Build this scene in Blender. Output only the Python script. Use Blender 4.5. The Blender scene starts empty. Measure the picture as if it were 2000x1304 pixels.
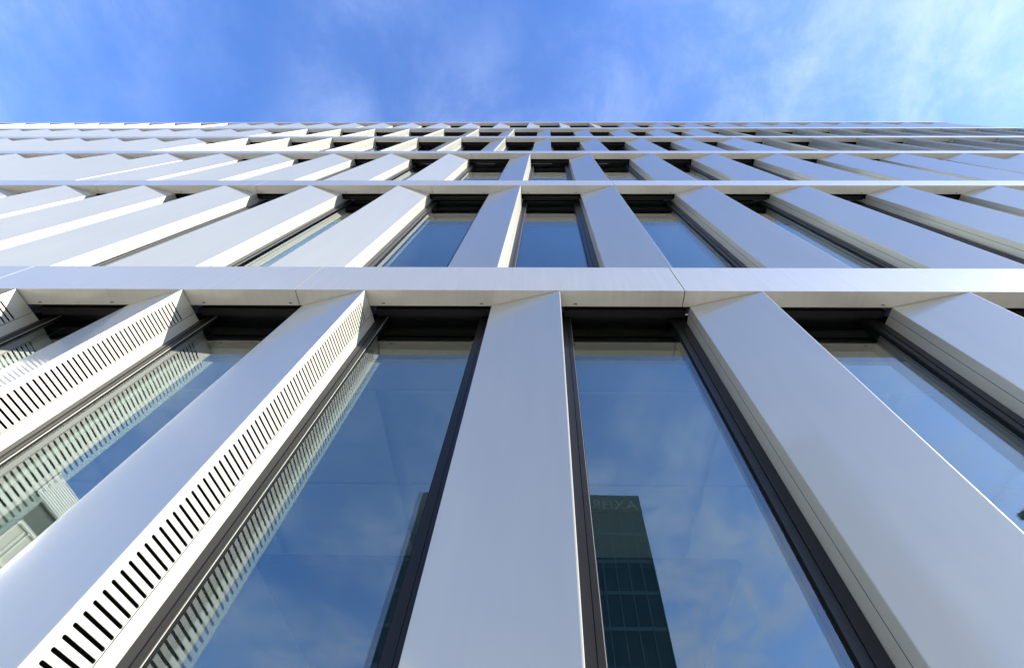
import bpy, bmesh, math, random
from mathutils import Vector, Matrix
random.seed(7)
C = bpy.context.scene.collection
scene = bpy.context.scene
R = math.radians

# ------------------------------------------------------------------ camera
EYE = 1.65                                    # eye height above the pavement
cam = bpy.data.cameras.new('camera'); cam_o = bpy.data.objects.new('camera', cam); C.objects.link(cam_o)
cam.sensor_width = 36.0; cam.lens = 15.135; cam.shift_x = -0.028
cam.clip_start = 0.05; cam.clip_end = 2000
Wm = Matrix(((0.999921, -0.004568, 0.011706), (0.001746, -0.872017, -0.489473), (0.012444, 0.489455, -0.87194)))
cam_o.matrix_world = Matrix.Translation((0, 0, EYE)) @ Wm.to_4x4()
scene.camera = cam_o

# ------------------------------------------------------------------ light
SUN = Vector((0.900, -0.255, 0.360)).normalized()
SKY_STRENGTH = 0.085; SKY_SAT = 1.12; SKY_VAL = 1.5
scene.view_settings.view_transform = 'Standard'; scene.view_settings.look = 'None'
scene.view_settings.gamma = 1.0; scene.view_settings.use_curve_mapping = False
scene.view_settings.exposure = 1.20
sun = bpy.data.lights.new('sun', 'SUN'); sun.energy = 5.0; sun.angle = R(0.53); sun.color = (1.0, 0.91, 0.75)
sun_o = bpy.data.objects.new('sun', sun); C.objects.link(sun_o)
sun_o.rotation_euler = SUN.to_track_quat('Z', 'Y').to_euler(); sun_o.location = (30, -20, 30)

world = bpy.data.worlds.new('World'); scene.world = world; world.use_nodes = True
nt = world.node_tree; N = nt.nodes; L = nt.links
for n in list(N): N.remove(n)
def wn(t, **k):
    n = N.new(t)
    for a, b in k.items(): setattr(n, a, b)
    return n
out = wn('ShaderNodeOutputWorld'); bg = wn('ShaderNodeBackground'); bg.inputs[1].default_value = SKY_STRENGTH
L.new(bg.outputs[0], out.inputs[0])
sky = wn('ShaderNodeTexSky', sky_type='NISHITA', sun_disc=False)
sky.sun_elevation = math.asin(SUN.z); sky.sun_rotation = math.atan2(SUN.x, SUN.y)
sky.altitude = 50; sky.air_density = 1.0; sky.dust_density = 0.45; sky.ozone_density = 1.5
# thin wind-drawn cloud: a noise field on a high flat layer, seen through its direction
tc = wn('ShaderNodeTexCoord'); sp = wn('ShaderNodeSeparateXYZ'); L.new(tc.outputs['Generated'], sp.inputs[0])
def wm(op, a, b=None, clamp=False):
    n = wn('ShaderNodeMath', operation=op, use_clamp=clamp)
    for i, v in enumerate((a, b)):
        if v is None: continue
        if isinstance(v, (int, float)): n.inputs[i].default_value = v
        else: L.new(v, n.inputs[i])
    return n.outputs[0]
zz = wm('ADD', wm('MAXIMUM', sp.outputs[2], 0.0), 0.22)
cx = wm('DIVIDE', sp.outputs[0], zz); cy = wm('DIVIDE', sp.outputs[1], zz)
cmb = wn('ShaderNodeCombineXYZ'); L.new(cx, cmb.inputs[0]); L.new(cy, cmb.inputs[1])
def cloud_noise(scale, stretch, rot, detail, dist, off):
    m = wn('ShaderNodeMapping'); m.inputs['Rotation'].default_value = (0, 0, R(rot))
    m.inputs['Scale'].default_value = stretch; m.inputs['Location'].default_value = off
    L.new(cmb.outputs[0], m.inputs[0])
    n = wn('ShaderNodeTexNoise'); n.inputs['Scale'].default_value = scale; n.inputs['Detail'].default_value = detail
    n.inputs['Roughness'].default_value = 0.66; n.inputs['Distortion'].default_value = dist
    L.new(m.outputs[0], n.inputs['Vector']); return n.outputs[0]
def ramp(v, lo, hi):
    n = wn('ShaderNodeMapRange'); n.interpolation_type = 'SMOOTHSTEP'
    n.inputs['From Min'].default_value = lo; n.inputs['From Max'].default_value = hi
    L.new(v, n.inputs['Value']); return n.outputs[0]
big = ramp(cloud_noise(1.2, (1.0, 0.85, 1), 14, 3, 0.3, (11.3, 4.6, 0)), 0.34, 0.66)
wisp = ramp(cloud_noise(5.5, (1.0, 0.85, 1), 18, 12, 0.3, (5.7, 6.6, 0)), 0.33, 0.74)
fac = wm('MULTIPLY', big, wisp)
veil = wm('MULTIPLY', big, 0.10)
# the layer is crossed at a slant lower down, so it veils more of the sky there
slant = wm('ADD', wm('MULTIPLY', wm('SUBTRACT', 1.0, wm('MAXIMUM', sp.outputs[2], 0.0)), 2.6), 0.8)
fac = wm('MULTIPLY', wm('ADD', wm('MULTIPLY', fac, 0.40), veil), slant)
haze = wm('POWER', wm('SUBTRACT', 1.0, wm('MAXIMUM', sp.outputs[2], 0.0)), 4.0)
fac = wm('MINIMUM', wm('ADD', fac, wm('MULTIPLY', haze, 0.15)), 0.9)
mix = wn('ShaderNodeMix', data_type='RGBA')
hs = wn('ShaderNodeHueSaturation'); hs.inputs['Saturation'].default_value = SKY_SAT; hs.inputs['Value'].default_value = SKY_VAL
L.new(sky.outputs[0], hs.inputs['Color'])
vm = wn('ShaderNodeVectorMath', operation='MULTIPLY'); vm.inputs[1].default_value = (0.87, 1.10, 1.62)
L.new(hs.outputs[0], vm.inputs[0])
L.new(fac, mix.inputs[0]); L.new(vm.outputs[0], mix.inputs[6])
# thin cloud scatters sunlight forward: brighter towards the sun
dt = wn('ShaderNodeVectorMath', operation='DOT_PRODUCT'); dt.inputs[1].default_value = SUN
L.new(tc.outputs['Generated'], dt.inputs[0])
gl = wm('ADD', wm('MULTIPLY', wm('POWER', wm('MAXIMUM', dt.outputs['Value'], 0.0), 3.0), 0.30), 1.0)
cc = wn('ShaderNodeVectorMath', operation='SCALE'); cc.inputs[0].default_value = (4.3, 5.2, 7.7)
L.new(gl, cc.inputs['Scale']); L.new(cc.outputs[0], mix.inputs[7])
L.new(mix.outputs[2], bg.inputs[0])

# ------------------------------------------------------------------ materials
def mat(name): 
    m = bpy.data.materials.new(name); m.use_nodes = True
    for n in list(m.node_tree.nodes):
        if n.type != 'OUTPUT_MATERIAL': m.node_tree.nodes.remove(n)
    return m
def principled(name, col, rough=0.5, metal=0.0, coat=0.0, coat_rough=0.05, var=0.0, vscale=3.0, vstretch=(1, 1, 1), rvar=0.0, bump=0.0, bscale=200, spec=0.5):
    m = mat(name); t = m.node_tree; o = [n for n in t.nodes if n.type == 'OUTPUT_MATERIAL'][0]
    p = t.nodes.new('ShaderNodeBsdfPrincipled'); t.links.new(p.outputs[0], o.inputs[0])
    p.inputs['Base Color'].default_value = (*col, 1); p.inputs['Roughness'].default_value = rough
    p.inputs['Metallic'].default_value = metal; p.inputs['Coat Weight'].default_value = coat
    p.inputs['Coat IOR'].default_value = 1.75; p.inputs['Coat Roughness'].default_value = coat_rough; p.inputs['Specular IOR Level'].default_value = spec
    if var or rvar or bump:
        g = t.nodes.new('ShaderNodeNewGeometry'); mp = t.nodes.new('ShaderNodeMapping')
        mp.inputs['Scale'].default_value = vstretch; t.links.new(g.outputs['Position'], mp.inputs[0])
        n = t.nodes.new('ShaderNodeTexNoise'); n.inputs['Scale'].default_value = vscale; n.inputs['Detail'].default_value = 6
        n.inputs['Roughness'].default_value = 0.6
        t.links.new(mp.outputs[0], n.inputs['Vector'])
        if var:
            mr = t.nodes.new('ShaderNodeMapRange'); t.links.new(n.outputs[0], mr.inputs[0])
            mr.inputs['From Min'].default_value = .25; mr.inputs['From Max'].default_value = .75
            mr.inputs['To Min'].default_value = 1 - var; mr.inputs['To Max'].default_value = 1 + var
            v = t.nodes.new('ShaderNodeVectorMath'); v.operation = 'SCALE'; v.inputs[0].default_value = col
            t.links.new(mr.outputs[0], v.inputs['Scale']); t.links.new(v.outputs[0], p.inputs['Base Color'])
        if rvar:
            mr = t.nodes.new('ShaderNodeMapRange'); t.links.new(n.outputs[0], mr.inputs[0])
            mr.inputs['To Min'].default_value = rough - rvar; mr.inputs['To Max'].default_value = rough + rvar
            t.links.new(mr.outputs[0], p.inputs['Roughness'])
        if bump:
            n2 = t.nodes.new('ShaderNodeTexNoise'); n2.inputs['Scale'].default_value = bscale; n2.inputs['Detail'].default_value = 3
            t.links.new(g.outputs['Position'], n2.inputs['Vector'])
            b = t.nodes.new('ShaderNodeBump'); b.inputs['Strength'].default_value = bump; b.inputs['Distance'].default_value = 0.002
            t.links.new(n2.outputs[0], b.inputs['Height']); t.links.new(b.outputs[0], p.inputs['Normal'])
    return m
def glass(name, ior, tint, refl):
    m = mat(name); t = m.node_tree; o = [n for n in t.nodes if n.type == 'OUTPUT_MATERIAL'][0]
    tr = t.nodes.new('ShaderNodeBsdfTransparent'); tr.inputs[0].default_value = (*tint, 1)
    gl = t.nodes.new('ShaderNodeBsdfGlossy'); gl.inputs['Color'].default_value = (*refl, 1); gl.inputs['Roughness'].default_value = 0.0
    fr = t.nodes.new('ShaderNodeFresnel'); fr.inputs[0].default_value = ior
    # one sheet stands for both faces of the pane: the same reflectance from outside and from the room
    ge = t.nodes.new('ShaderNodeNewGeometry'); mr = t.nodes.new('ShaderNodeMapRange')
    mr.inputs['To Min'].default_value = ior; mr.inputs['To Max'].default_value = 1/ior
    t.links.new(ge.outputs['Backfacing'], mr.inputs[0]); t.links.new(mr.outputs[0], fr.inputs[0])
    pg = t.nodes.new('ShaderNodeNewGeometry'); wv = t.nodes.new('ShaderNodeTexNoise'); wv.inputs['Scale'].default_value = 1.4; wv.inputs['Detail'].default_value = 1
    bp = t.nodes.new('ShaderNodeBump'); bp.inputs['Strength'].default_value = 0.5; bp.inputs['Distance'].default_value = 0.0016
    t.links.new(pg.outputs['Position'], wv.inputs['Vector']); t.links.new(wv.outputs[0], bp.inputs['Height']); t.links.new(bp.outputs[0], gl.inputs['Normal'])
    mx = t.nodes.new('ShaderNodeMixShader')
    t.links.new(fr.outputs[0], mx.inputs[0]); t.links.new(tr.outputs[0], mx.inputs[1]); t.links.new(gl.outputs[0], mx.inputs[2])
    t.links.new(mx.outputs[0], o.inputs[0]); return m
M = {
 'alu': principled('silver_coated_aluminium', (0.465, 0.48, 0.44), 0.50, 0.42, 0.62, 0.09, var=0.03, vscale=5, vstretch=(3, 3, 0.25), rvar=0.04, bump=0.55, bscale=1.9),
 'band': principled('silver_band_aluminium', (0.49, 0.497, 0.46), 0.46, 0.42, 0.55, 0.12, var=0.06, vscale=2.2, vstretch=(14, 2, 0.8), rvar=0.05, bump=0.5, bscale=2.1),
 'lining': principled('black_lining', (0.004, 0.004, 0.004), 0.8, spec=0.08),
 'bronze': principled('dark_window_frame', (0.014, 0.014, 0.015), 0.36, 0.0, 0.06, 0.22, spec=0.35, var=0.08, vscale=6, bump=0.03, bscale=700),
 'gasket': principled('black_gasket', (0.006, 0.006, 0.007), 0.5, spec=0.2),
 'pane': glass('outer_window_glass', 2.1, (0.85, 0.95, 0.93), (0.93, 0.97, 0.96)),
 'pane2': glass('inner_window_glass', 2.3, (0.90, 0.96, 0.94), (0.85, 0.95, 0.95)),
 'ceil': principled('white_ceiling', (0.50, 0.53, 0.52), 0.8),
 'ceil_dark': principled('grey_ceiling', (0.05, 0.055, 0.065), 0.8),
 'wall_in': principled('interior_wall', (0.32, 0.33, 0.34), 0.8, var=0.05),
 'floor_in': principled('interior_carpet', (0.20, 0.20, 0.20), 0.8, var=0.1, vscale=20),
 'roof': principled('roof_gravel', (0.25, 0.24, 0.22), 0.9, var=0.2, vscale=30),
 'stone': principled('plinth_stone', (0.28, 0.27, 0.25), 0.8, var=0.12, vscale=8),
 'paving': principled('pavement_slab_stone', (0.62, 0.55, 0.45), 0.8, var=0.10, vscale=5, bump=0.3, bscale=60),
 'asphalt': principled('asphalt', (0.055, 0.055, 0.055), 0.9, var=0.2, vscale=40, bump=0.5, bscale=150),
 'ground': principled('ground_gravel', (0.50, 0.44, 0.35), 0.95, var=0.2, vscale=2),
 'paint': principled('road_paint', (0.75, 0.75, 0.72), 0.7, var=0.08, vscale=20),
 'tower_glass': principled('green_tower_glass', (0.010, 0.050, 0.052), 0.08, 0.0, var=0.3, vscale=0.25),
 'tower_frame': principled('tower_frame_metal', (0.07, 0.14, 0.14), 0.4, 0.3),
 'letters': principled('sign_letter_paint', (0.17, 0.21, 0.21), 0.5),
 'render': principled('pale_render', (0.52, 0.51, 0.46), 0.85, var=0.06, vscale=1.5),
 'slat': principled('white_slat_paint', (0.72, 0.72, 0.68), 0.6),
 'green': principled('dark_green_cladding', (0.012, 0.034, 0.031), 0.5, var=0.1),
 'dark_glass': principled('dark_pane', (0.02, 0.035, 0.045), 0.05),
 'bark': principled('bark', (0.09, 0.065, 0.045), 0.9, var=0.3, vscale=12, vstretch=(1, 1, 0.2)),
 'leaf': principled('spruce_needles', (0.035, 0.075, 0.028), 0.6, var=0.35, vscale=1.2),
}

# ------------------------------------------------------------------ helpers
def mesh_obj(name, verts, faces, mats, parent=None, fm=None):
    me = bpy.data.meshes.new(name); me.from_pydata([tuple(v) for v in verts], [], faces)
    for m in mats: me.materials.append(M[m])
    if fm:
        for p, i in zip(me.polygons, fm): p.material_index = i
    me.update()
    o = bpy.data.objects.new(name, me); C.objects.link(o)
    if parent: o.parent = parent
    return o
class MB:
    def __init__(s): s.v = []; s.f = []; s.m = []
    def box(s, x0, x1, y0, y1, z0, z1, m=0):
        b = len(s.v)
        s.v += [(x0,y0,z0),(x1,y0,z0),(x1,y1,z0),(x0,y1,z0),(x0,y0,z1),(x1,y0,z1),(x1,y1,z1),(x0,y1,z1)]
        s.f += [(b,b+3,b+2,b+1),(b+4,b+5,b+6,b+7),(b,b+1,b+5,b+4),(b+1,b+2,b+6,b+5),(b+2,b+3,b+7,b+6),(b+3,b,b+4,b+7)]
        s.m += [m]*6
    def wall(s, pts, z0, z1, m=0):               # vertical sheet along a plan polyline
        b = len(s.v)
        for x, y in pts: s.v += [(x, y, z0), (x, y, z1)]
        for i in range(len(pts)-1): s.f.append((b+2*i, b+2*i+2, b+2*i+3, b+2*i+1)); s.m.append(m)
    def cap(s, pts, z, m=0):
        b = len(s.v); s.v += [(x, y, z) for x, y in pts]; s.f.append(tuple(range(b, b+len(pts)))); s.m.append(m)
    def build(s, name, mats, parent=None): return mesh_obj(name, s.v, s.f, mats, parent, s.m)
def thing(name, label, cat, loc=(0,0,0), group=None):
    o = bpy.data.objects.new(name, None); C.objects.link(o); o.location = loc; o.empty_display_size = 0.2
    o['label'] = label; o['category'] = cat
    if group: o['group'] = group
    return o
def struct(o, label=None):
    o['kind'] = 'structure'
    if label: o['label'] = label
    return o
def dup(o, parent=None, loc=None):
    c = o.copy(); C.objects.link(c)
    if parent: c.parent = parent
    if loc is not None: c.location = loc
    return c
ROW_BOTTOM = [2.618, 6.287, 9.919, 13.525, 17.016, 20.441]
ROW_TOP = [3.044, 6.664, 10.323, 13.985, 17.525, 21.021]
FINS = [
    [(-22.644, 'Rp'), (-21.521, 'Rp'), (-20.397, 'Rp'), (-19.274, 'Rp'), (-18.15, 'Rp'), (-17.027, 'Rp'), (-15.903, 'Rp'), (-14.78, 'Rp'), (-13.656, 'Rp'), (-12.533, 'Rp'), (-11.409, 'Rp'), (-10.286, 'Rp'), (-9.162, 'Rp'), (-8.039, 'Rp'), (-6.915, 'Rp'), (-5.792, 'Rp'), (-4.668, 'Rp'), (-3.545, 'Rp'), (-2.421, 'Rp'), (-1.199, 'Rp'), (0.093, 'Rp'), (1.424, 'Rp'), (2.766, 'Rp'), (4.108, 'Rp'), (5.45, 'Rp'), (6.792, 'Rp'), (8.134, 'Rp'), (9.476, 'Rp'), (10.818, 'Rp'), (12.16, 'Rp'), (13.502, 'Rp'), (14.844, 'Rp'), (16.186, 'Rp')],
    [(-22.648, 'L'), (-21.519, 'L'), (-20.39, 'L'), (-19.261, 'L'), (-18.132, 'L'), (-17.003, 'L'), (-15.874, 'L'), (-14.745, 'L'), (-13.616, 'L'), (-12.487, 'L'), (-11.358, 'L'), (-10.229, 'L'), (-9.1, 'L'), (-7.971, 'L'), (-6.842, 'L'), (-5.713, 'L'), (-4.552, 'L'), (-3.341, 'L'), (-2.093, 'L'), (-0.361, 'R'), (0.943, 'R'), (2.272, 'R'), (3.61, 'R'), (4.944, 'R'), (6.257, 'R'), (7.57, 'R'), (8.883, 'R'), (10.197, 'R'), (11.51, 'R'), (12.823, 'R'), (14.137, 'R'), (15.45, 'R')],
    [(-23.121, 'L'), (-22.065, 'L'), (-21.008, 'L'), (-19.952, 'L'), (-18.896, 'L'), (-17.84, 'L'), (-16.784, 'L'), (-15.727, 'L'), (-14.671, 'L'), (-13.615, 'L'), (-12.559, 'L'), (-11.502, 'L'), (-10.446, 'L'), (-9.341, 'L'), (-8.195, 'L'), (-7.014, 'L'), (-5.807, 'L'), (-4.581, 'L'), (-3.343, 'L'), (-2.101, 'L'), (-0.349, 'R'), (0.931, 'R'), (2.242, 'R'), (3.572, 'R'), (4.908, 'R'), (6.236, 'R'), (7.543, 'R'), (8.816, 'R'), (10.042, 'R'), (11.267, 'R'), (12.493, 'R'), (13.719, 'R'), (14.945, 'R'), (16.171, 'R')],
    [(-23.056, 'L'), (-22.005, 'L'), (-20.955, 'L'), (-19.904, 'L'), (-18.854, 'L'), (-17.803, 'L'), (-16.753, 'L'), (-15.702, 'L'), (-14.652, 'L'), (-13.582, 'L'), (-12.485, 'L'), (-11.355, 'L'), (-10.184, 'L'), (-8.626, 'Rp'), (-7.419, 'Rp'), (-6.198, 'Rp'), (-4.963, 'Rp'), (-3.715, 'Rp'), (-2.454, 'Rp'), (-1.181, 'Rp'), (0.105, 'Rp'), (1.402, 'Rp'), (2.71, 'Rp'), (4.029, 'Rp'), (5.358, 'Rp'), (6.197, 'Lp'), (7.53, 'Lp'), (8.86, 'Lp'), (10.184, 'Lp'), (11.495, 'Lp'), (12.79, 'Lp'), (14.085, 'Lp'), (15.379, 'Lp')],
    [(-23.379, 'L'), (-22.318, 'L'), (-21.257, 'L'), (-20.197, 'L'), (-19.136, 'L'), (-18.076, 'L'), (-16.998, 'L'), (-15.905, 'L'), (-14.798, 'L'), (-13.678, 'L'), (-12.546, 'L'), (-11.404, 'L'), (-10.253, 'L'), (-8.601, 'Rp'), (-7.384, 'Rp'), (-6.156, 'Rp'), (-4.92, 'Rp'), (-3.674, 'Rp'), (-2.419, 'Rp'), (-1.156, 'Rp'), (0.116, 'Rp'), (1.396, 'Rp'), (2.684, 'Rp'), (3.979, 'Rp'), (5.283, 'Rp'), (6.161, 'Lp'), (7.474, 'Lp'), (8.783, 'Lp'), (10.087, 'Lp'), (11.387, 'Lp'), (12.684, 'Lp'), (13.979, 'Lp'), (15.273, 'Lp'), (16.565, 'Lp')],
    [(-22.566, 'R'), (-21.497, 'R'), (-20.421, 'R'), (-19.338, 'R'), (-18.245, 'R'), (-17.139, 'R'), (-16.02, 'R'), (-14.885, 'R'), (-13.732, 'R'), (-12.957, 'L'), (-11.797, 'L'), (-10.619, 'L'), (-9.425, 'L'), (-8.217, 'L'), (-6.996, 'L'), (-5.763, 'L'), (-4.52, 'L'), (-3.268, 'L'), (-2.008, 'L'), (-0.741, 'L'), (0.53, 'L'), (1.806, 'L'), (3.471, 'R'), (4.777, 'R'), (6.077, 'R'), (7.372, 'R'), (8.663, 'R'), (9.953, 'R'), (11.242, 'R'), (12.533, 'R'), (13.827, 'R'), (15.126, 'R'), (16.431, 'R')],
]
JOINTS = [
    [-21.467, -19.267, -17.067, -14.867, -12.667, -10.467, -8.267, -6.067, -3.867, -1.667, 0.915, 3.497, 6.079, 8.661, 11.243, 13.825],
    [-22.529, -20.227, -17.925, -15.623, -13.321, -11.019, -8.717, -6.415, -4.113, -1.615, 0.956, 3.611, 6.257, 8.903, 11.549, 14.195],
    [-22.103, -19.9, -17.697, -15.494, -13.291, -11.088, -8.885, -6.562, -4.121, -1.607, 0.935, 3.591, 6.219, 8.818, 11.417, 14.016],
    [-20.555, -18.454, -16.353, -14.252, -12.085, -9.784, -7.419, -4.963, -2.454, 0.105, 2.71, 5.358, 7.93, 10.584, 13.19],
    [-20.857, -18.736, -16.598, -14.398, -12.146, -9.853, -7.384, -4.92, -2.419, 0.116, 2.684, 5.283, 7.874, 10.487, 13.084, 15.673],
    [-20.421, -18.245, -16.02, -13.732, -11.397, -9.025, -6.596, -4.12, -1.608, 0.93, 3.471, 6.077, 8.663, 11.242, 13.827],
]

# ------------------------------------------------------------------ ground
g = MB(); g.box(-600, 600, -600, 600, -0.6, -0.16); struct(g.build('ground', ['ground']))
g = MB(); g.box(-60, 60, -22, -9, -0.155, -0.12); struct(g.build('road', ['asphalt']))
pv = MB(); pv.box(-60, 60, -8.85, 1.2, -0.155, -0.012)
pave = struct(pv.build('pavement', ['paving']))
ks = None
for i in range(60):
    if ks is None:
        k = MB(); k.box(0, 1.985, -9.0, -8.855, -0.15, 0.0); ks = k.build('kerb_stone', ['stone'], pave); ks.location.x = -60
    else: dup(ks, pave, (-60 + 2*i, 0, 0))
sl = None
for i in range(16):
    for j in range(12):
        if sl is None:
            k = MB(); k.box(0, 0.792, 0, 0.792, -0.01, 0.0); sl = k.build('paving_slab', ['paving'], pave)
            sl.location = (-6.4, -8.8, 0)
        else: dup(sl, pave, (-6.4 + 0.8*i, -8.8 + 0.8*j, random.uniform(-.001, .001)))
lm = None
for i in range(20):
    if lm is None:
        k = MB(); k.box(0, 3, -15.56, -15.44, -0.119, -0.115); lm = struct(k.build('lane_marking', ['paint'])); lm.location.x = -58
        lm.parent = bpy.data.objects['road']
    else: dup(lm, bpy.data.objects['road'], (-58 + 6*i, 0, 0))

# ------------------------------------------------------------------ the office building
Y0, YQ, YT, YB, YG = 1.14, 1.256, 1.312, 1.375, 1.395      # fold line, fin shoulder, trim joint, frame plane, glass
XA, XB = -24.2, 16.95
SLANT = 0.020 / (YB - Y0)
BOT = [z + EYE for z in ROW_BOTTOM]; TOP = [z + EYE for z in ROW_TOP]
SILL = [TOP[0] - 3.669] + TOP[:5]
B_ = thing('office_building', 'six storey office building faced with folded silver aluminium fins, tall windows and slotted side panels', 'building', (0, Y0, 0))
B_.location = (0, 0, 0)

def arc(cx, cy, r, a0, a1, n=4):
    return [(cx + r*math.cos(R(a0 + (a1-a0)*i/n)), cy + r*math.sin(R(a0 + (a1-a0)*i/n))) for i in range(n+1)]
def fin_body(w, h, side):
    """plan around the fold line (0, 0); s = +1: flank on the right, broad face running back to the left"""
    s = side; m = MB(); dq = YQ - Y0; db = YB - Y0; dt = YT - Y0
    u = Vector((-w, dq)).normalized()
    r = 0.006
    # fold at the front: flank direction f, face direction u
    f = Vector((SLANT, 1)).normalized()
    a = Vector((0, 0)) + f*r; b = Vector((0, 0)) + u*r
    mid = (a + b)*0.5*0.62
    p = [(a.x, a.y), ((a.x*0.55+mid.x*.45), (a.y*0.55+mid.y*.45)*.8), (mid.x*.72, mid.y*.72), ((b.x*0.55+mid.x*.45), (b.y*0.55+mid.y*.45)*.8), (b.x, b.y)]
    q0 = Vector((-w, dq)) - u*0.004
    p += [(q0.x, q0.y), (-w + .0008, dq + .0002), (-w, dq + .004)]
    p += [(-w, dt - .0015)]
    m.wall([(s*x, y) for x, y in p], 0, h)
    m.wall([(s*(-w), dt + .0015), (s*(-w), db)], 0, h)                   # trim behind the joint, shoulder side
    m.wall([(s*(dt+.0015)*SLANT, dt + .0015), (s*db*SLANT, db)], 0, h)   # trim behind the joint, flank side
    # black lining inside and end plates
    li = [(s*(-.004), .012), (s*(-w+.006), dq+.004), (s*(-w+.006), db), (s*(db*SLANT-.018), db), (s*(.0-.010), .03)]
    m.wall(li + [li[0]], .002, h - .002, 1); m.cap(li, h - .002, 1); m.cap(li, .002, 1)
    return m
def slot_panel(h, side, pitch=0.0278, gap=0.0102, y0=0.034, y1=0.169):
    """flank with one row of round-ended slots, folded from 2.5 mm sheet"""
    s = side; a, b = 0.006, YT - Y0 - .0015; n = int((h - 0.20)/pitch); z00 = (h - n*pitch)/2; r = gap/2
    V = []; F = []; idx = {}
    def v(y, z):
        k = (round(y, 6), round(z, 6))
        if k not in idx: idx[k] = len(V); V.append(k)
        return idx[k]
    def q(*pts): F.append([v(*p) for p in pts])
    q((a, 0), (b, 0), (b, z00), (y1, z00), (y0, z00), (a, z00))
    for i in range(n):
        z = z00 + i*pitch; zc = z + pitch/2; lo, hi = zc - r, zc + r
        q((a, z), (y0, z), (y0+r, lo), (y0+r*.3, lo+r*.3), (y0, zc), (a, zc))
        q((a, zc), (y0, zc), (y0+r*.3, hi-r*.3), (y0+r, hi), (y0, z+pitch), (a, z+pitch))
        q((y1, z), (b, z), (b, zc), (y1, zc), (y1-r*.3, lo+r*.3), (y1-r, lo))
        q((y1, zc), (b, zc), (b, z+pitch), (y1, z+pitch), (y1-r, hi), (y1-r*.3, hi-r*.3))
        q((y0, z), (y1, z), (y1-r, lo), (y0+r, lo))
        q((y0+r, hi), (y1-r, hi), (y1, z+pitch), (y0, z+pitch))
    z = z00 + n*pitch
    q((a, z), (y0, z), (y1, z), (b, z), (b, h), (a, h))
    bm = bmesh.new(); bv = [bm.verts.new((s*y*SLANT, y, z)) for y, z in V]
    for f in F: bm.faces.new([bv[i] for i in f])
    ex = bmesh.ops.extrude_face_region(bm, geom=list(bm.faces))
    for e in ex['geom']:
        if isinstance(e, bmesh.types.BMVert): e.co.x -= s*0.0025
    bmesh.ops.recalc_face_normals(bm, faces=list(bm.faces))
    me = bpy.data.meshes.new('perforated_panel'); bm.to_mesh(me); bm.free(); me.materials.append(M['alu']); return me
def plain_panel(h, side):
    s = side; a, b = 0.006, YT - Y0 - .0015; m = MB(); m.wall([(s*a*SLANT, a), (s*b*SLANT, b)], 0, h)
    me = bpy.data.meshes.new('side_panel'); me.from_pydata(m.v, [], m.f); me.materials.append(M['alu']); return me

panel_cache = {}
def side_panel(kind, row, h, parent):
    key = (kind, row)
    if key not in panel_cache:
        s = 1 if kind[0] == 'R' else -1
        panel_cache[key] = slot_panel(h, s) if kind.endswith('p') else plain_panel(h, s)
    o = bpy.data.objects.new('perforated_panel' if kind.endswith('p') else 'side_panel', panel_cache[key])
    C.objects.link(o); o.parent = parent; return o

def make_window(xl, xr, zl, zr_, z0, z1, row):
    """xl..xr clear gap at the frame plane; zl/zr_ True where the jamb stands beside a fin shoulder (wide jamb)"""
    jl = 0.090 if zl else 0.058; jr = 0.090 if zr_ else 0.058
    f = MB(); Yd = YB + 0.075; zt = z1 + 0.15
    for x0, w, sgn in ((xl, jl, 1), (xr, jr, -1)):
        w1 = w*0.56
        a, b = sorted((x0, x0 + sgn*w1)); f.box(a, b, YB, Yd, z0, zt)
        a, b = sorted((x0 + sgn*(w1 + .003), x0 + sgn*w)); f.box(a, b, YB + .004, Yd - .002, z0, zt)
        a, b = sorted((x0 + sgn*w1, x0 + sgn*(w1 + .003))); f.box(a, b, YB + .012, Yd - .004, z0, zt, 1)
        a, b = sorted((x0 + sgn*w, x0 + sgn*(w + .006))); f.box(a, b, YG - .006, Yd - .006, z0 + .06, zt - .06, 1)
        if w < .07:                                        # bright glazing bead
            a, b = sorted((x0 + sgn*(w + .0002), x0 + sgn*(w + .0025))); f.box(a, b, YG - .010, YG - .0065, z0 + .06, zt - .06, 2)
    f.box(xl + jl + .0005, xr - jr - .0005, YB + .004, Yd - .001, z0, z0 + 0.07)
    f.box(xl + jl + .0005, xr - jr - .0005, YB + .004, Yd - .001, zt - 0.05, zt, 1)
    win = f.build('window', ['bronze', 'gasket', 'alu'], B_)
    # glass: an outer and an inner sheet, the inner one very slightly out of parallel, as sealed units are
    gx0, gx1 = xl + jl, xr - jr
    p = MB(); p.v = [(gx0, YG, z0+.07), (gx1, YG, z0+.07), (gx1, YG, zt-.05), (gx0, YG, zt-.05)]; p.f = [(0,1,2,3)]; p.m = [0]
    p.build('glass_pane', ['pane'], win)
    t = (gx1 - gx0)*random.uniform(-.0045, .0065)
    p = MB(); p.v = [(gx0, YG+.034, z0+.07), (gx1, YG+.034+t, z0+.07), (gx1, YG+.034+t, zt-.05), (gx0, YG+.034, zt-.05)]; p.f = [(0,1,2,3)]; p.m = [0]
    p.build('inner_pane', ['pane2'], win)
    # bottom rail of the raised outside blind, with its folded slats above
    b = MB(); b.box(xl+.012, xr-.012, 1.292, 1.345, z1 + .020, z1 + .045)
    for i in range(4): b.box(xl+.014, xr-.014, 1.288, 1.349, z1 + .050 + i*.012, z1 + .055 + i*.012)
    b.build('blind_rail', ['gasket'], win)
    return win

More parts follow.
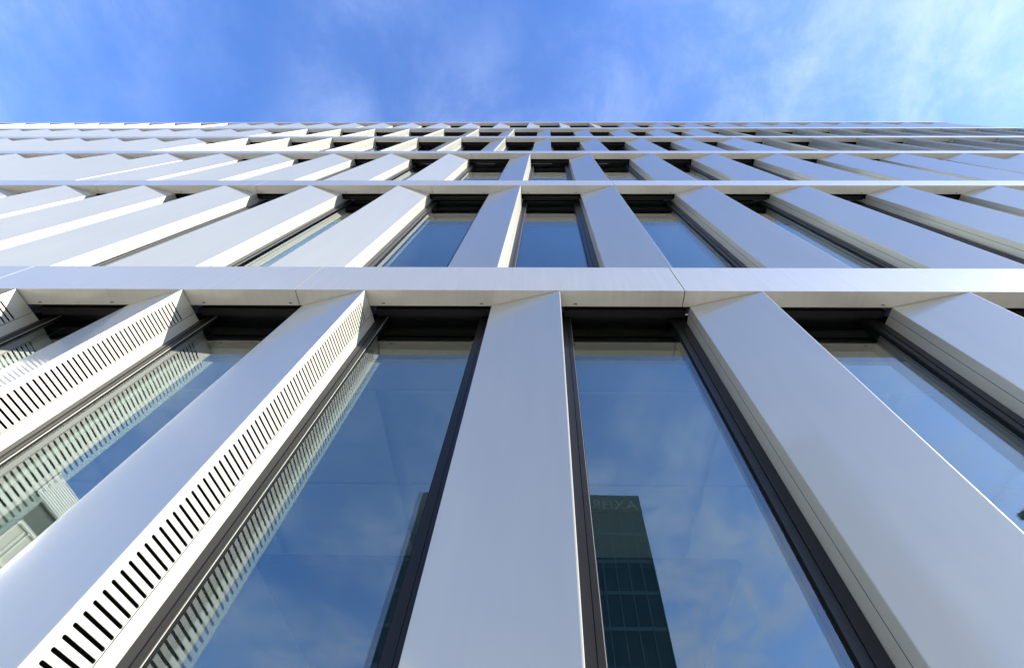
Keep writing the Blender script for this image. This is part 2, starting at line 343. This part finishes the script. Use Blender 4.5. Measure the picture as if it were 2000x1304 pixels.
for row in range(6):
    z0 = SILL[row] + 0.004; z1 = BOT[row] - 0.004; h = z1 - z0
    fins = FINS[row]; prev = None; body_cache = {}
    for i, (x, kind) in enumerate(fins):
        sp_ = (fins[i+1][0] - x) if i+1 < len(fins) else x - fins[i-1][0]
        if i and abs(sp_) > 1.45: sp_ = x - fins[i-1][0]
        if i+1 < len(fins) and fins[i+1][1][0] != kind[0]: sp_ = x - fins[i-1][0] if i else 1.2
        w = 0.345*sp_; s = 1 if kind[0] == 'R' else -1
        key = (round(w, 2), s)
        if key in body_cache:
            o = bpy.data.objects.new('facade_fin', body_cache[key]); C.objects.link(o); o.parent = B_
        else:
            o = fin_body(round(w, 2), h, s).build('facade_fin', ['alu', 'lining'], B_); body_cache[key] = o.data
        w = round(w, 2)
        o.location = (x, Y0, z0)
        side_panel(kind, row, h, o)
        fl = SLANT*(YB - Y0)
        lo, hi = (x - w, x + fl) if s == 1 else (x - fl, x + w)      # plan extent at the frame plane
        if prev is not None:
            make_window(prev[1] + .001, lo - .001, prev[2] == 'L', kind[0] == 'R', SILL[row] + .002, BOT[row], row)
        prev = (lo, hi, kind[0])

# bands: folded sheet panels, two modules long, with open joints; fixing slots near the inner edge of the soffit
for row in range(-1, 6):
    zb = (BOT[0] - 3.669) if row < 0 else BOT[row]; zt = SILL[0] if row < 0 else TOP[row]
    js = [XA] + [j for j in JOINTS[max(row, 0)] if XA + .8 < j < XB - .8] + [XB]
    bb = MB(); bb.box(XA, XB, 1.262, 1.285, zb + .05, zt - .02); bb.box(XA, XB, 1.285, YB, zb + .24, zb + .27)
    bb.build('band_backing', ['lining'], B_)
    wins = []
    if row >= 0:
        fr = FINS[row]
        for i in range(len(fr) - 1):
            a = fr[i][0] + (.42 if fr[i][1][0] == 'L' else .03); b = fr[i+1][0] - (.45 if fr[i+1][1][0] == 'R' else .03)
            wins += [a + .075, b - .075]
    for a, b in zip(js[:-1], js[1:]):
        m = MB(); a += .003; b -= .003
        m.box(a, b, Y0, Y0 + .012, zb, zt)                    # face
        m.box(a, b, Y0 + .012, YQ, zb, zb + .004)             # soffit
        m.box(a, b, YQ - .003, YQ, zb + .004, zb + .045)      # turned-up lip
        m.box(a, b, Y0 + .012, YB - .002, zt - .004, zt)      # ledge
        m.box(a, a + .002, Y0 + .012, YQ - .003, zb + .004, zt - .004)
        m.box(b - .002, b, Y0 + .012, YQ - .003, zb + .004, zt - .004)
        if row <= 2:
            for wx in wins:
                if a + .02 < wx < b - .02: m.box(wx - .011, wx + .011, YQ - .021, YQ - .015, zb - .0012, zb, 1)
        m.build('band_panel', ['band', 'lining'], B_)

# floors, ceilings and walls inside
DEEP = 10.0
for row in range(6):
    zc = BOT[row] + 0.06; zf = TOP[row] + .02
    m = MB(); m.box(XA + .05, XB - .05, YB + .09, DEEP, zc + .02, zf); m.build('floor_slab', ['ceil'], B_)
    m = MB(); m.box(XA + .06, XB - .06, YB + .088, YB + .34, zc - .012, zc + .019); m.box(XA + .06, XB - .06, YB + .077, YB + .087, zc - .012, zc + .2); m.build('dark_head_strip', ['lining'], B_)  # black strip and board added to stand for the dark behind the window heads
    m = MB(); m.box(XA + .05, XB - .05, YB + .30, DEEP, SILL[row] - .0, SILL[row] + .012); m.build('interior_floor', ['floor_in'], B_)
    m = MB(); m.box(XA + .06, XB - .06, DEEP - 1.4, DEEP - 1.3, SILL[row] + .012, zc + .02); m.build('interior_wall', ['wall_in'], B_)
m = MB(); m.box(-2.9, 1.95, 4.1, 8.5, BOT[0] - .02, BOT[0] + .078); m.build('ceiling_bulkhead', ['ceil_dark'], B_)
cp = None
for ix in range(-4, 6):
    for iy in range(2):
        if cp is None:
            m = MB(); m.box(0, 1.20, 0, 0.98, -.03, 0); cp = m.build('ceiling_panel', ['ceil'], B_); cp.location = (ix*1.3 + .1, 2.0 + iy*1.03, BOT[0] + .05)
        else: dup(cp, B_, (ix*1.3 + .1, 2.0 + iy*1.03, BOT[0] + .05))
m = MB()
m.box(XA, XA + .05, Y0 + .16, DEEP + .2, 0, TOP[5] - .02); m.build('end_wall', ['band'], B_)
m = MB(); m.box(XB - .05, XB, Y0 + .16, DEEP + .2, 0, TOP[5] - .02); m.build('end_wall', ['band'], B_)
m = MB(); m.box(XA + .05, XB - .05, DEEP, DEEP + .2, 0, TOP[5] - .02); m.build('rear_wall', ['render'], B_)
m = MB(); m.box(XA + .06, XB - .06, YB + .01, DEEP - .01, TOP[5] - .12, TOP[5] - .03); m.build('roof', ['roof'], B_)
m = MB(); m.box(XA, XB, Y0 + .03, Y0 + .3, 0, BOT[0] - 3.674); m.build('plinth', ['stone'], B_)

# ------------------------------------------------------------------ across the street (seen in the glass)
T = thing('office_tower', 'dark green glass office tower with pale letters along its roof edge', 'tower', (-2.05, -54.7, -.16))
TW, TH, TD = 30.4, 44.1, 15.0
m = MB(); m.box(-TW/2, TW/2, -TD/2, TD/2, 0, TH - .2); m.build('wall', ['tower_glass'], T)
fl_ = None; nf = 11; fh = (TH - 3.0)/nf
m = MB(); m.box(-TW/2 - .12, TW/2 + .12, -TD/2 - .12, TD/2 + .12, TH - 3.0, TH); m.build('parapet', ['tower_glass'], T)
for i in range(nf):
    if fl_ is None:
        m = MB(); m.box(-TW/2 - .06, TW/2 + .06, -TD/2 - .06, TD/2 + .06, 0, 0.4); fl_ = m.build('floor_band', ['tower_frame'], T); fl_.location.z = .3
    else: dup(fl_, T, (0, 0, .3 + fh*i))
mu = None
for i in range(21):
    x = -TW/2 + TW*i/20
    if mu is None:
        m = MB(); m.box(-.06, .06, TD/2 + .0, TD/2 + .16, .1, TH - 3.01); mu = m.build('mullion', ['tower_frame'], T); mu.location.x = x
    else: dup(mu, T, (x, 0, 0))
cu = bpy.data.curves.new('sign_letters', 'FONT'); cu.body = 'AXHRVEW'; cu.size = 2.2; cu.extrude = .08; cu.space_character = 1.1
to = bpy.data.objects.new('tmp', cu); C.objects.link(to)
dg = bpy.context.evaluated_depsgraph_get(); me = bpy.data.meshes.new_from_object(to.evaluated_get(dg)); bpy.data.objects.remove(to)
me.materials.clear(); me.materials.append(M['letters'])
so = bpy.data.objects.new('sign_letters', me); C.objects.link(so); so.parent = T
so.rotation_euler = (R(90), 0, R(180)); so.location = (TW/2 - .5, TD/2 + .23, TH - 2.5)

A = thing('apartment_building', 'pale apartment block with white slatted roof screen above a dark green storey', 'building', (-28, -16.4, -.16))
AH, AL = 19.2, 12.6
m = MB(); m.box(-12, -.5, -AL, 0, 0, AH - 1.2); m.build('wall', ['render'], A)
m = MB(); m.box(-.5, -.3, -AL, 0, 0, AH - 1.3); m.build('recessed_wall', ['green'], A)
m = MB(); m.box(-.5, -.045, -AL, 0, AH - 1.3, AH - 1.21); m.build('soffit', ['render'], A)
sl = None
for i in range(11):
    if sl is None:
        m = MB(); m.box(-.04, 0, -AL, 0, 0, .075); sl = m.build('slat', ['slat'], A); sl.location.z = AH - 1.2
    else: dup(sl, A, (0, 0, AH - 1.2 + i*.108))
m = MB(); m.box(-.12, .04, 0.005, .12, AH - 1.25, AH + .03); m.build('corner_post', ['slat'], A)
for st in range(6):
    zb = AH - 4.3 - st*2.75
    for k in range(4):
        y = -0.55 - k*2.9 - (0.9 if st % 2 else 0.0); y1 = y - (1.7 if st % 2 else 2.1)
        if y1 < -AL: continue
        m = MB(); m.box(-.3, .18, y - .1, y, zb, zb + 1.75); m.box(-.3, .18, y1, y1 + .1, zb, zb + 1.75)
        m.box(-.3, .18, y1 + .1, y - .1, zb, zb + .12); m.box(-.3, .18, y1 + .1, y - .1, zb + 1.63, zb + 1.75)
        m.box(-.1, .12, (y + y1)/2 - .05, (y + y1)/2 + .05, zb + .12, zb + 1.63)
        w = m.build('window', ['slat'], A)
        m = MB(); m.box(-.29, .02, y1 + .1, y - .1, zb + .12, zb + 1.63); m.build('pane', ['dark_glass' if (k + st) % 3 else 'render'], w)

# a spruce, its edge caught in the glass at far right
tr = thing('spruce_tree', 'tall dark green spruce whose twig ends show mirrored in the rightmost window', 'tree', (24.4, -15.6, -.16))
bm = bmesh.new()
bmesh.ops.create_cone(bm, cap_ends=True, segments=10, radius1=.32, radius2=.04, depth=16.5)
bmesh.ops.translate(bm, verts=bm.verts, vec=(0, 0, 8.25))
me = bpy.data.meshes.new('trunk'); bm.to_mesh(me); bm.free(); me.materials.append(M['bark'])
o = bpy.data.objects.new('trunk', me); C.objects.link(o); o.parent = tr
V = []; F = []
for i in range(330):
    t = random.random()**.8; z = 2.0 + t*14.6; Lb = (1 - t)*3.6 + .5; a = random.random()*math.tau
    dr = Vector((math.cos(a), math.sin(a), .12)); 
    for k in range(26):
        u = (k + random.random())/26; c = Vector((0, 0, z)) + dr*Lb*u + Vector((0, 0, -.35*u*u*Lb*.5))
        for sd in (-1, 1):
            d = (dr + Vector((-dr.y, dr.x, 0))*sd*random.uniform(.5, 1.1) + Vector((0, 0, random.uniform(-.3, .5)))).normalized()
            ln = random.uniform(.18, .42)*(1.1 - .5*u); wv = Vector((0, 0, 1)).cross(d).normalized()*.028 + Vector((0, 0, random.uniform(-.02, .02)))
            b = len(V); V += [c - wv, c + wv, c + d*ln]; F.append((b, b+1, b+2))
cr = mesh_obj('crown', V, F, ['leaf'], tr)

scene.cycles.max_bounces = 12; scene.cycles.transparent_max_bounces = 16; scene.cycles.glossy_bounces = 6
